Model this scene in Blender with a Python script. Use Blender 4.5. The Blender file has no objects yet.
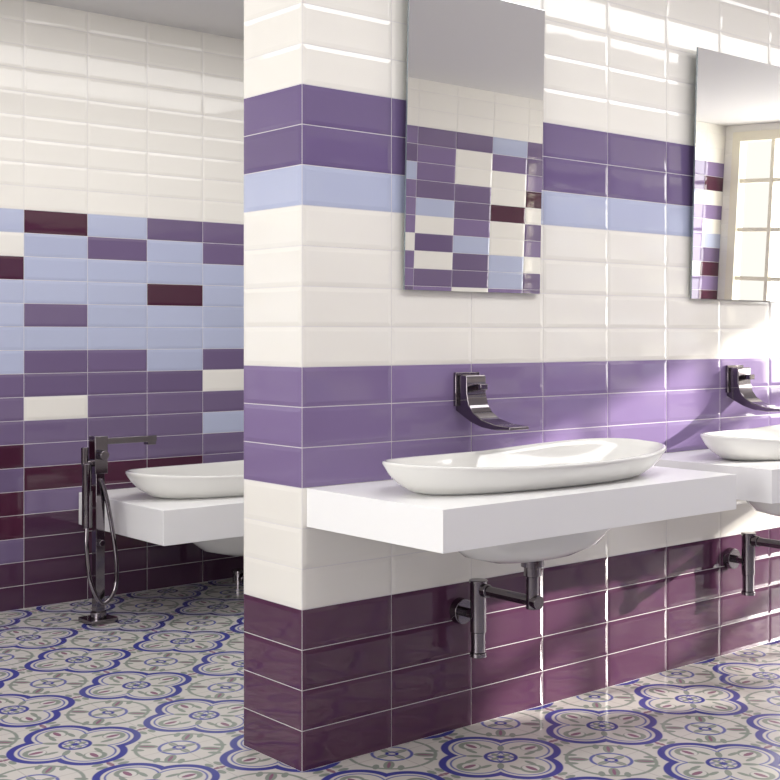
import bpy, bmesh, math, random
from mathutils import Vector, Matrix
random.seed(7)
S=bpy.context.scene
try:
    S.view_settings.view_transform='Standard'; S.view_settings.look='None'
    S.view_settings.exposure=0.0
except Exception as e: print(e)

# ---------------------------------------------------------------- camera geometry
F=1250.0; HOR=335.0; XR=1881.0; H=1.079
az=math.atan2(1.0,(F/(XR-390)))  # angle between view and +x
v=Vector((math.cos(az),math.sin(az),0)); r=Vector((math.sin(az),-math.cos(az),0))
d0=F*0.1/40.5
C=-(d0*v)+(88/F*d0)*r
C.z=H
cam=bpy.data.cameras.new('camera'); co=bpy.data.objects.new('camera',cam)
S.collection.objects.link(co); S.camera=co
co.location=C; co.rotation_euler=(math.pi/2,0,az-math.pi/2)
cam.sensor_width=36; cam.lens=36*F/780; cam.shift_y=-(390-HOR)/780; cam.clip_start=0.05
TW=0.06*d0/math.cos(az); TH=0.1
print('cam',C,'TW',TW)
CEIL=2.40; YB=2.20; YF=-2.95; XL=-2.9; XRT=5.82; PT=0.26

# ---------------------------------------------------------------- materials
def lin(c):
    return tuple(((x/255)/12.92 if x/255<=0.04045 else (((x/255)+0.055)/1.055)**2.4) for x in c)+(1,)
def principled(name,col,rough=0.4,metal=0,coat=0,spec=0.5):
    m=bpy.data.materials.new(name); m.use_nodes=True
    b=m.node_tree.nodes['Principled BSDF']
    b.inputs['Base Color'].default_value=lin(col)
    b.inputs['Roughness'].default_value=rough; b.inputs['Metallic'].default_value=metal
    b.inputs['Coat Weight'].default_value=coat; b.inputs['Coat Roughness'].default_value=0.03
    b.inputs['Specular IOR Level'].default_value=spec
    return m
def noise_bump(m,scale=6,strength=0.05,dist=0.002,detail=1):
    nt=m.node_tree; b=nt.nodes['Principled BSDF']
    tc=nt.nodes.new('ShaderNodeTexCoord'); n=nt.nodes.new('ShaderNodeTexNoise')
    n.inputs['Scale'].default_value=scale; n.inputs['Detail'].default_value=detail
    bp=nt.nodes.new('ShaderNodeBump'); bp.inputs['Strength'].default_value=strength; bp.inputs['Distance'].default_value=dist
    nt.links.new(tc.outputs['Object'],n.inputs['Vector']); nt.links.new(n.outputs['Fac'],bp.inputs['Height'])
    nt.links.new(bp.outputs['Normal'],b.inputs['Normal'])
def tile_mat(name,col,rough=0.045,var=0.07):
    m=principled(name,col,rough,spec=0.58); noise_bump(m,7,0.3,0.002,1)
    nt=m.node_tree; b=nt.nodes['Principled BSDF']
    g=nt.nodes.new('ShaderNodeNewGeometry'); mr=nt.nodes.new('ShaderNodeMapRange')
    mr.inputs['To Min'].default_value=1-var; mr.inputs['To Max'].default_value=1+var
    hs=nt.nodes.new('ShaderNodeHueSaturation'); hs.inputs['Color'].default_value=lin(col)
    nt.links.new(g.outputs['Random Per Island'],mr.inputs['Value']); nt.links.new(mr.outputs['Result'],hs.inputs['Value'])
    nt.links.new(hs.outputs['Color'],b.inputs['Base Color'])
    return m
GROUT=principled('grout_white',(222,219,219),0.8)
T={'W':tile_mat('tile_white',(238,235,228),0.045,0.012),
   'V':tile_mat('tile_lavender',(132,114,154)),
   'U':tile_mat('tile_purple',(110,94,134)),
   'P':tile_mat('tile_violet',(115,99,133)),
   'L':tile_mat('tile_light_blue',(182,189,215),0.045,0.03),
   'D':tile_mat('tile_dark_plum',(76,38,58)),
   'M':tile_mat('tile_plum',(86,53,77)),
   'N':tile_mat('tile_plum_deep',(76,49,72))}
KEYS=list(T.keys())
WALLMATS=[GROUT]+[T[k] for k in KEYS]
CER=principled('ceramic_white',(231,230,226),0.09,coat=0.3)
SLAB=principled('slab_white',(248,248,248),0.30)
CHR=principled('black_chrome',(132,126,131),0.08,metal=1.0)
MIR=principled('mirror_silver',(240,241,241),0.0,metal=1.0)
EDGE=principled('mirror_edge',(150,160,165),0.15,metal=0.6)
PLAST=principled('ceiling_paint',(222,220,219),0.8)
noise_bump(PLAST,60,0.1,0.001)
CREAM=principled('window_paint_cream',(232,226,206),0.45)

# floor
def floor_mat():
    m=principled('floor_cement_tile',(220,215,210),0.22)
    nt=m.node_tree; b=nt.nodes['Principled BSDF']; L=nt.links
    def M(op,a,b_=None,c=None,clamp=False):
        n=nt.nodes.new('ShaderNodeMath'); n.operation=op; n.use_clamp=clamp
        for i,x in enumerate((a,b_,c)):
            if x is None: continue
            if isinstance(x,(int,float)): n.inputs[i].default_value=x
            else: L.new(x,n.inputs[i])
        return n.outputs[0]
    tc=nt.nodes.new('ShaderNodeTexCoord'); sp=nt.nodes.new('ShaderNodeSeparateXYZ'); L.new(tc.outputs['Object'],sp.inputs[0])
    P=0.395
    u=M('SUBTRACT',M('FRACT',M('ADD',M('DIVIDE',sp.outputs[0],P),50.35)),0.5)
    w=M('SUBTRACT',M('FRACT',M('ADD',M('DIVIDE',sp.outputs[1],P),50.1)),0.5)
    au=M('ABSOLUTE',u); av=M('ABSOLUTE',w); p=M('MAXIMUM',au,av); q=M('MINIMUM',au,av)
    def ln(x,y): return M('SQRT',M('ADD',M('MULTIPLY',x,x),M('MULTIPLY',y,y)))
    def line(d,wd): return M('MULTIPLY_ADD',M('SUBTRACT',wd,M('ABSOLUTE',d)),110,0.5,clamp=True)
    def inside(d,k=90): return M('MULTIPLY_ADD',M('MULTIPLY',d,-1),k,0.5,clamp=True)
    def ell(x,y,cx,cy,a,bb):
        return M('SUBTRACT',ln(M('DIVIDE',M('SUBTRACT',x,cx),a),M('DIVIDE',M('SUBTRACT',y,cy),bb)),1.0)
    d1=M('SUBTRACT',ln(M('SUBTRACT',p,0.215),q),0.218)
    rr=ln(u,w); hp=M('SUBTRACT',0.5,p); hq=M('SUBTRACT',0.5,q); rc=ln(hp,hq)
    s2=math.sqrt(.5); pd=M('MULTIPLY',M('ADD',p,q),s2); qd=M('MULTIPLY',M('SUBTRACT',p,q),s2)
    out=inside(M('MULTIPLY_ADD',d1,-1,0.035))
    nz=nt.nodes.new('ShaderNodeTexNoise'); nz.inputs['Scale'].default_value=14; nz.inputs['Detail'].default_value=4
    L.new(tc.outputs['Object'],nz.inputs['Vector'])
    def mix(fac,a,bcol):
        n=nt.nodes.new('ShaderNodeMix'); n.data_type='RGBA'
        if isinstance(fac,float): n.inputs[0].default_value=fac
        else: L.new(fac,n.inputs[0])
        if isinstance(a,tuple): n.inputs[6].default_value=a
        else: L.new(a,n.inputs[6])
        n.inputs[7].default_value=bcol
        return n.outputs[2]
    BG=lin((212,209,204)); BL=lin((62,67,146)); GR=lin((138,147,138)); PK=lin((140,102,122)); LB=lin((98,104,164)); BE=lin((186,178,168))
    col=mix(M('MULTIPLY',nz.outputs['Fac'],0.35),BG,BE)
    # corner rosette and scrolls
    col=mix(M('MULTIPLY',line(M('SUBTRACT',rc,0.285),0.012),out),col,GR)
    col=mix(inside(ell(pd,qd,0.49,0.0,0.075,0.036),8),col,GR)
    col=mix(inside(ell(pd,qd,0.49,0,0.055,0.011),8),col,PK)
    col=mix(inside(ell(pd,qd,0.45,0.080,0.045,0.022),6),col,GR)
    col=mix(line(M('SUBTRACT',rc,0.13),0.011),col,LB)
    col=mix(inside(ell(hp,hq,0.075,0.0,0.05,0.024),6),col,GR)
    col=mix(inside(ell(hp,hq,0.0,0.075,0.024,0.05),6),col,GR)
    col=mix(inside(M('SUBTRACT',rc,0.045)),col,BL)
    col=mix(inside(M('SUBTRACT',rc,0.02)),col,BG)
    col=mix(inside(ell(p,q,0.468,0.075,0.022,0.04),5),col,GR)
    col=mix(inside(ell(p,q,0.5,0.0,0.045,0.018),5),col,PK)
    # blue quatrefoil with inner flower
    col=mix(line(d1,0.025),col,BL)
    col=mix(line(M('ADD',d1,0.053),0.007),col,LB)
    col=mix(inside(ell(p,q,0.285,0,0.078,0.080),8),col,GR)
    col=mix(inside(ell(p,q,0.268,0,0.058,0.052),8),col,BG)
    col=mix(inside(ell(p,q,0.275,0,0.05,0.020),8),col,PK)
    col=mix(inside(ell(p,q,0.20,0.068,0.05,0.018),6),col,GR)
    col=mix(inside(ell(pd,qd,0.17,0,0.055,0.022),8),col,GR)
    col=mix(line(M('SUBTRACT',rr,0.098),0.013),col,BL)
    col=mix(inside(ell(p,q,0.05,0,0.035,0.018),6),col,GR)
    col=mix(inside(M('SUBTRACT',rr,0.024)),col,BL)
    col=mix(line(M('SUBTRACT',p,0.5),0.003),col,lin((175,170,166)))
    L.new(col,b.inputs['Base Color'])
    n2=nt.nodes.new('ShaderNodeMapRange'); n2.inputs['To Min'].default_value=0.08; n2.inputs['To Max'].default_value=0.26
    L.new(nz.outputs['Fac'],n2.inputs['Value']); L.new(n2.outputs['Result'],b.inputs['Roughness'])
    return m
FLOOR=floor_mat()

# ---------------------------------------------------------------- mesh helpers
def make(name,bm,mats,smooth=False,bevel=0,auto=None):
    bmesh.ops.recalc_face_normals(bm,faces=bm.faces)
    me=bpy.data.meshes.new(name); bm.to_mesh(me); bm.free()
    for m in mats: me.materials.append(m)
    o=bpy.data.objects.new(name,me); S.collection.objects.link(o)
    if smooth:
        for p in me.polygons: p.use_smooth=True
    if auto is not None:
        for p in me.polygons: p.use_smooth=True
        me.set_sharp_from_angle(angle=math.radians(auto))
    if bevel:
        md=o.modifiers.new('bevel','BEVEL'); md.width=bevel; md.segments=2; md.limit_method='ANGLE'; md.angle_limit=math.radians(50)
    return o
def box(bm,x0,x1,y0,y1,z0,z1,mi=0):
    vs=[bm.verts.new((x,y,z)) for x in (x0,x1) for y in (y0,y1) for z in (z0,z1)]
    for f in ((0,1,3,2),(4,6,7,5),(0,4,5,1),(2,3,7,6),(0,2,6,4),(1,5,7,3)):
        fa=bm.faces.new([vs[i] for i in f]); fa.material_index=mi
def loft(bm,rings,close=False,caps=True,mi=0):
    R=[[bm.verts.new(p) for p in ring] for ring in rings]
    n=len(R[0]); m=len(R)
    for i in range(m if close else m-1):
        A=R[i]; B=R[(i+1)%m]
        for j in range(n):
            f=bm.faces.new((A[j],A[(j+1)%n],B[(j+1)%n],B[j])); f.material_index=mi
    if caps and not close:
        f=bm.faces.new(R[0]); f.material_index=mi
        f=bm.faces.new(R[-1]); f.material_index=mi
def cyl(bm,p0,p1,rad,n=24,rad2=None,mi=0):
    p0=Vector(p0);p1=Vector(p1); d=(p1-p0).normalized()
    a=d.orthogonal().normalized(); b=d.cross(a)
    rad2=rad if rad2 is None else rad2
    ring=lambda p,q:[p+q*(a*math.cos(2*math.pi*k/n)+b*math.sin(2*math.pi*k/n)) for k in range(n)]
    loft(bm,[ring(p0,rad),ring(p1,rad2)],mi=mi)
def tube(bm,pts,rad,n=12,sub=8,mi=0):
    P=[Vector(p) for p in pts]; Q=[P[0]*2-P[1]]+P+[P[-1]*2-P[-2]]
    path=[]
    for i in range(1,len(Q)-2):
        for k in range(sub):
            t=k/sub; a,b,c,d=Q[i-1],Q[i],Q[i+1],Q[i+2]
            path.append(0.5*((2*b)+(c-a)*t+(2*a-5*b+4*c-d)*t*t+(3*b-a-3*c+d)*t**3))
    path.append(P[-1])
    t0=(path[1]-path[0]).normalized(); a=t0.orthogonal().normalized(); rings=[]
    for i,p in enumerate(path):
        t=(path[min(i+1,len(path)-1)]-path[max(i-1,0)]).normalized()
        a=(a-t*a.dot(t)).normalized(); b=t.cross(a)
        rings.append([p+rad*(a*math.cos(2*math.pi*k/n)+b*math.sin(2*math.pi*k/n)) for k in range(n)])
    loft(bm,rings,mi=mi)

def subtract(rect,op):
    a0,a1,b0,b1=rect; o0,o1,p0,p1=op
    if a1<=o0 or a0>=o1 or b1<=p0 or b0>=p1: return [rect]
    out=[]
    if a0<o0: out.append((a0,o0,b0,b1))
    if a1>o1: out.append((o1,a1,b0,b1))
    m0,m1=max(a0,o0),min(a1,o1)
    if b0<p0: out.append((m0,m1,b0,p0))
    if b1>p1: out.append((m0,m1,p1,b1))
    return out
def tiles(bm,org,ud,nd,ulen,h,tw,th,u0,colf,op=None):
    org=Vector(org);ud=Vector(ud);nd=Vector(nd);zd=Vector((0,0,1))
    g=0.0011
    c0=math.floor(-u0/tw)-1; c1=math.ceil((ulen-u0)/tw)+1
    for ri in range(int(math.ceil(h/th))):
        for ci in range(c0,c1):
            rect=(max(0,u0+ci*tw),min(ulen,u0+(ci+1)*tw),ri*th,min(h,(ri+1)*th))
            if rect[1]-rect[0]<0.006 or rect[3]-rect[2]<0.006: continue
            mi=1+KEYS.index(colf(ci,ri))
            for (a0,a1,b0,b1) in (subtract(rect,op) if op else [rect]):
                if a1-a0<0.006 or b1-b0<0.006: continue
                bw=min(0.011,(a1-a0)/3,(b1-b0)/3)
                def P(u,z,n): return bm.verts.new(org+ud*u+zd*z+nd*n)
                A0,A1,B0,B1=a0+g,a1-g,b0+g,b1-g
                j=lambda: 0.0019+random.uniform(-.0002,.0002)
                R0=[P(A0,B0,0.0),P(A1,B0,0.0),P(A1,B1,0.0),P(A0,B1,0.0)]
                R1=[P(A0,B0,0.0006),P(A1,B0,0.0006),P(A1,B1,0.0006),P(A0,B1,0.0006)]
                R2=[P(A0+bw,B0+bw,j()),P(A1-bw,B0+bw,j()),P(A1-bw,B1-bw,j()),P(A0+bw,B1-bw,j())]
                fs=[]
                for X,Y in ((R0,R1),(R1,R2)):
                    for k in range(4): fs.append(bm.faces.new((X[k],X[(k+1)%4],Y[(k+1)%4],Y[k])))
                fs.append(bm.faces.new(R2))
                for f in fs:
                    f.material_index=mi
                f=fs[-1]; f.normal_update()
                if f.normal.dot(nd)<0:
                    for f in fs: f.normal_flip()
def make_wall(name,bm):
    me=bpy.data.meshes.new(name); bm.to_mesh(me); bm.free()
    for m in WALLMATS: me.materials.append(m)
    o=bpy.data.objects.new(name,me); S.collection.objects.link(o); return o

def band(ci,ri):
    if ri<4: return 'M'
    if ri<7: return 'W'
    if ri<10: return 'V'
    if ri<14: return 'W'
    if ri<15: return 'L'
    if ri<17: return 'U'
    return 'W'
# partition
bm=bmesh.new()
box(bm,0,XRT,0,PT,0,CEIL)
bmesh.ops.recalc_face_normals(bm,faces=bm.faces)
tiles(bm,(0,0,0),(1,0,0),(0,-1,0),XRT,CEIL,TW,TH,0,band)
tiles(bm,(0,PT,0),(0,-1,0),(-1,0,0),PT,CEIL,PT,TH,0,band)
tiles(bm,(0,PT,0),(1,0,0),(0,1,0),XRT,CEIL,TW,TH,0,band)
make_wall('wall_partition',bm)
# back wall mosaic
TAB=["LDLPPLPL","WLPLPLLP","DLLLLPLL","LLLDLLPL","LPLLLLDL","LLLLLPLL","LPPLPLPP","PPPPWPPW","PWPPPPLP",
     "PPPPLPPP","DPPPPPDP","PDDDPDPN","DPNNDNDN","DNDNNPNN","PNDNNNNP","NNNNNNNN","NNNNNNNN"]
def mosaic(ci,ri,rows=17):
    if ri>=rows: return 'W'
    k=rows-1-ri
    return TAB[k][(ci+1)%8]
HB=0.0926; WB=0.2725
bm=bmesh.new(); box(bm,XL-.15,XRT+.15,YB,YB+.15,0,CEIL); bmesh.ops.recalc_face_normals(bm,faces=bm.faces)
tiles(bm,(XL,YB,0),(1,0,0),(0,-1,0),XRT-XL,CEIL,WB,HB,0.244-XL,lambda c,q:mosaic(c,q))
make_wall('wall_back',bm)
# front wall (behind camera)
FT=["UVPUVPVPPLPV","VLVPDWPVWVPW","WVVLWPLVWWVL","PDWVVWVPPWDV","WVLVWVVLPDWL","VWPVLWVWVWPV","LVWVPVWPLWVL","WPLWDVVWPLWV"]
def fm(ci,ri):
    if ri>=21: return 'W'
    if ri<2: return 'M'
    return FT[(20-ri)%8][ci%12]
bm=bmesh.new(); box(bm,XL-.15,XRT+.15,YF-.15,YF,0,CEIL); bmesh.ops.recalc_face_normals(bm,faces=bm.faces)
tiles(bm,(XL,YF,0),(1,0,0),(0,1,0),XRT-XL,CEIL,0.30,0.1015,0.1,fm)
make_wall('wall_front',bm)
# side walls with window openings; the left opening is made up for light
def side(name,x,nx,op):
    y0,y1,z0,z1=op
    bm=bmesh.new(); xa,xb=(x,x+.15) if nx<0 else (x-.15,x)
    box(bm,xa,xb,YF,y0,0,CEIL); box(bm,xa,xb,y1,YB,0,CEIL)
    box(bm,xa,xb,y0,y1,0,z0); box(bm,xa,xb,y0,y1,z1,CEIL)
    bmesh.ops.recalc_face_normals(bm,faces=bm.faces)
    tiles(bm,(x,YF,0),(0,1,0),(nx,0,0),YB-YF,CEIL,TW,TH,0,lambda c,q:'W',(y0-YF,y1-YF,z0,z1))
    make_wall(name,bm)
WR=(-2.88,-0.95,0.62,2.35); WL=(-2.6,1.6,0.5,2.2)
side('wall_right',XRT,-1,WR); side('wall_left',XL,1,WL)
def window(name,x,nx,op,cols,rows):
    y0,y1,z0,z1=op; bm=bmesh.new()
    if nx<0: fx0,fx1=x-.012,x+.07
    else: fx0,fx1=x-.07,x+.012
    w=.065
    box(bm,fx0,fx1,y0,y0+w,z0,z1);box(bm,fx0,fx1,y1-w,y1,z0,z1);box(bm,fx0,fx1,y0+w,y1-w,z0,z0+w);box(bm,fx0,fx1,y0+w,y1-w,z1-w,z1)
    mx0,mx1=(fx0+.02,fx1-.02)
    for i in range(1,cols):
        y=y0+(y1-y0)*i/cols; ww=.026 if i%3==0 else .014
        box(bm,mx0,mx1,y-ww,y+ww,z0+w,z1-w)
    for i in range(1,rows):
        z=z0+(z1-z0)*i/rows
        box(bm,mx0+.003,mx1-.003,y0+w,y1-w,z-.014,z+.014)
    make(name,bm,[CREAM])
window('window_1',XRT,-1,WR,6,5); window('window_added_left',XL,1,WL,10,5)  # left window is unseen, added only to let light in
bm=bmesh.new(); box(bm,XL-.15,XRT+.15,YF-.15,YB+.15,CEIL,CEIL+.1); make('ceiling',bm,[PLAST])
bm=bmesh.new(); box(bm,XL-.15,XRT+.15,YF-.15,YB+.15,-.1,0); make('floor',bm,[FLOOR])

# ---------------------------------------------------------------- vanities
def ring(cx,cy,a,b,z,n,egg=0.0,ex=2.2,wave=0.0):
    out=[]
    for k in range(n):
        t=2*math.pi*k/n; c,s=math.cos(t),math.sin(t)
        X=a*math.copysign(abs(c)**(2/ex),c); Y=b*math.copysign(abs(s)**(2/ex),s)*(1+egg*c)
        zz=z+wave*(0.45*c*c-0.25 + 0.30*max(0,c)*max(0,s)*2 - 0.15*max(0,-s))
        out.append(Vector((cx+X,cy+Y,zz)))
    return out
CL=1.08; CD=0.5; CT=0.095
def place(o,org,sc):
    o.data.transform(Matrix.Scale(sc,4)); o.location=org
    for m in o.modifiers: m.width*=sc
def vanity(org,sc=1.0,trap=True,faucet=True,cx=.514):
    # counter slab with oval cut-out; origin = wall-left-top
    bm=bmesh.new(); cy=-.275; ha,hb=.350,.122
    ang=sorted(set([2*math.pi*k/64 for k in range(64)]+[math.atan2(yy-cy,xx-cx)%(2*math.pi) for xx in (0,CL) for yy in (-CD,0)]))
    inn=[];outr=[]
    for t in ang:
        c,s=math.cos(t),math.sin(t)
        k=1/math.sqrt((c/ha)**2+(s/hb)**2); inn.append((cx+k*c,cy+k*s))
        ts=[]
        if c>1e-9: ts.append((CL-cx)/c)
        if c<-1e-9: ts.append((0-cx)/c)
        if s>1e-9: ts.append((0-cy)/s)
        if s<-1e-9: ts.append((-CD-cy)/s)
        k=min(ts); outr.append((cx+k*c,cy+k*s))
    rg=[[Vector((x,y,z)) for x,y in q] for q,z in ((inn,0),(outr,0),(outr,-CT),(inn,-CT))]
    loft(bm,rg,close=True)
    o=make('vanity_counter',bm,[SLAB],bevel=.002); place(o,org,sc)
    # basin
    bm=bmesh.new(); n=96
    prof=[(.375,.130,.0005,0),(.400,.142,.008,.1),(.433,.158,.026,.35),(.456,.172,.046,.7),(.468,.181,.062,.95),(.473,.185,.070,1),
          (.472,.184,.075,1),(.466,.179,.0765,1),(.460,.174,.073,1),(.450,.166,.060,.8),(.420,.148,.030,.4),(.360,.118,-.005,0),(.315,.102,-.05,0),(.27,.088,-.10,0),
          (.21,.066,-.140,0),(.12,.04,-.165,0),(.022,.022,-.172,0),(.022,.022,-.195,0),(.14,.06,-.19,0),(.225,.09,-.168,0),(.29,.110,-.12,0),(.325,.114,-.06,0),(.338,.116,-.001,0),(.352,.121,.0005,0)]
    rg=[ring(cx,cy,a,b,z,n,egg=.10,wave=w*.028) for a,b,z,w in prof]
    loft(bm,rg,close=True)
    o=make('washbasin',bm,[CER],smooth=True); place(o,org,sc)
    if trap:
        bm=bmesh.new(); X=.516;zt=-.1955
        cyl(bm,(X,-.275,zt),(X,-.275,zt-.02),.030)
        cyl(bm,(X,-.275,zt-.02),(X,-.275,zt-.045),.022)
        cyl(bm,(X,-.275,zt-.045),(X,-.275,-.325),.0165)
        cyl(bm,(X,-.296,-.305),(X,-.10,-.305),.014)
        cyl(bm,(X,-.299,-.305),(X,-.279,-.305),.018)
        cyl(bm,(X,-.115,-.305),(X,-.095,-.305),.018)
        cyl(bm,(X,-.075,-.285),(X,-.075,-.42),.022)
        cyl(bm,(X,-.075,-.42),(X,-.075,-.475),.0195)
        cyl(bm,(X,-.075,-.475),(X,-.075,-.487),.023)
        cyl(bm,(X,-.075,-.280),(X,-.075,-.290),.025)
        cyl(bm,(X,-.06,-.375),(X,-.004,-.375),.013)
        cyl(bm,(X,-.022,-.375),(X,.001,-.375),.034,rad2=.036)
        o=make('bottle_trap',bm,[CHR],auto=40,bevel=.0015); place(o,org,sc)
    if faucet:
        bm=bmesh.new(); X=.540; hw=.036
        prof=[(.001,.270),(-.040,.270),(-.044,.263),(-.044,.220),(-.052,.190),(-.068,.170),(-.100,.152),(-.150,.141),(-.205,.138),
              (-.207,.130),(-.150,.127),(-.100,.132),(-.060,.143),(-.030,.157),(.001,.173)]
        A=[bm.verts.new((X-hw,y,z)) for y,z in prof]; B=[bm.verts.new((X+hw,y,z)) for y,z in prof]
        m=len(prof)
        for i in range(m): bm.faces.new((A[i],A[(i+1)%m],B[(i+1)%m],B[i]))
        bm.faces.new(A); bm.faces.new(B)
        box(bm,X-.013,X+.013,-.075,-.04,.230,.247)
        box(bm,X-.045,X+.045,-.010,.001,.185,.277)
        o=make('wall_faucet',bm,[CHR],auto=35,bevel=.002); place(o,org,sc)
vanity((0.012,-.003,0.70)); vanity((1.262,-.003,0.70)); vanity((0.475,YB-.003,0.44),1.37,faucet=False,cx=.492)

def mirror(x0,tilt):
    w,h=.515,.815; bm=bmesh.new()
    box(bm,0,w,-.006,0,0,h,0)
    for f in bm.faces: f.material_index=1
    for f in bm.faces:
        if f.calc_center_median().y<-.0055: f.material_index=0
    a=math.radians(tilt)
    bmesh.ops.rotate(bm,verts=bm.verts,cent=(0,0,0),matrix=Matrix.Rotation(a,3,'X'))
    bmesh.ops.translate(bm,verts=bm.verts,vec=(0,-.008,0))
    yt=-.008-math.sin(a)*(h-.1)
    box(bm,.06,w-.06,yt,.0,h-.13,h-.08,1); box(bm,.06,w-.06,-.0085,.0,.02,.06,1)
    o=make('wall_mirror',bm,[MIR,EDGE]); o.location=(x0,-.002,1.198)
mirror(0.320,1.4); mirror(1.552,1.8)

# ---------------------------------------------------------------- floor standing faucet
bm=bmesh.new()
box(bm,-.055,.055,-.055,.055,0,.018)
cyl(bm,(0,0,.018),(0,0,.04),.03)
box(bm,-.018,.018,-.018,.018,.03,.60)
box(bm,-.026,.026,-.026,.026,.56,.70)
box(bm,.02,.235,-.024,.024,.668,.692)
box(bm,.20,.235,-.018,.018,.656,.669)
cyl(bm,(-.02,0,.60),(-.055,0,.60),.014); cyl(bm,(-.055,0,.59),(-.055,0,.66),.014)
cyl(bm,(0,-.02,.63),(0,-.055,.63),.018)
cyl(bm,(-.052,-.01,.36),(-.052,-.01,.60),.018)
cyl(bm,(.0,-.015,.30),(.0,-.035,.30),.012)
tube(bm,[(-.052,-.01,.37),(-.058,-.02,.28),(-.050,-.04,.16),(-.01,-.05,.08),(.04,-.05,.12),(.052,-.045,.22),(.035,-.04,.36),(.015,-.03,.48),(0,-.02,.54)],.0085)
o=make('freestanding_faucet',bm,[CHR],auto=40,bevel=.0015); o.location=(.362,1.80,0)

# ---------------------------------------------------------------- lights
w=bpy.data.worlds.new('world'); S.world=w; w.use_nodes=True
bg=w.node_tree.nodes['Background']; bg.inputs[0].default_value=(1,.96,.88,1); bg.inputs[1].default_value=1.2
sun=bpy.data.lights.new('sun','SUN'); sun.energy=10; sun.angle=math.radians(.8); sun.color=(1,.95,.87)
so=bpy.data.objects.new('sun',sun); S.collection.objects.link(so)
so.rotation_euler=Vector((-1,.535,-.30)).to_track_quat('-Z','Y').to_euler()
def area(name,loc,dirv,sx,sy,e,col=(1,1,1)):
    l=bpy.data.lights.new(name,'AREA'); l.shape='RECTANGLE'; l.size=sx; l.size_y=sy; l.energy=e; l.color=col
    o=bpy.data.objects.new(name,l); S.collection.objects.link(o); o.location=loc
    o.rotation_euler=Vector(dirv).to_track_quat('-Z','Z' if abs(dirv[2])<.5 else 'Y').to_euler(); return o
area('window_light_right',(XRT+.25,-1.9,1.45),(-1,0,0),1.9,1.6,75,(1,.98,.95))
area('fill_added_left',(XL-.25,-.5,1.4),(1,0,0),4.2,1.7,168,(1,.99,.985))  # added fill from the left, behind the made-up window
area('fill_added_front',(1.4,-.95,CEIL-.02),(0,0,-1),4.4,0.45,36,(1,.99,.97))  # added fill under the ceiling, no fixture modelled
area('fill_added_back',(0.6,1.05,CEIL-.02),(0,0,-1),3,1.0,30,(1,.98,.96))  # added fill overhead to brighten the back wall, not a fixture
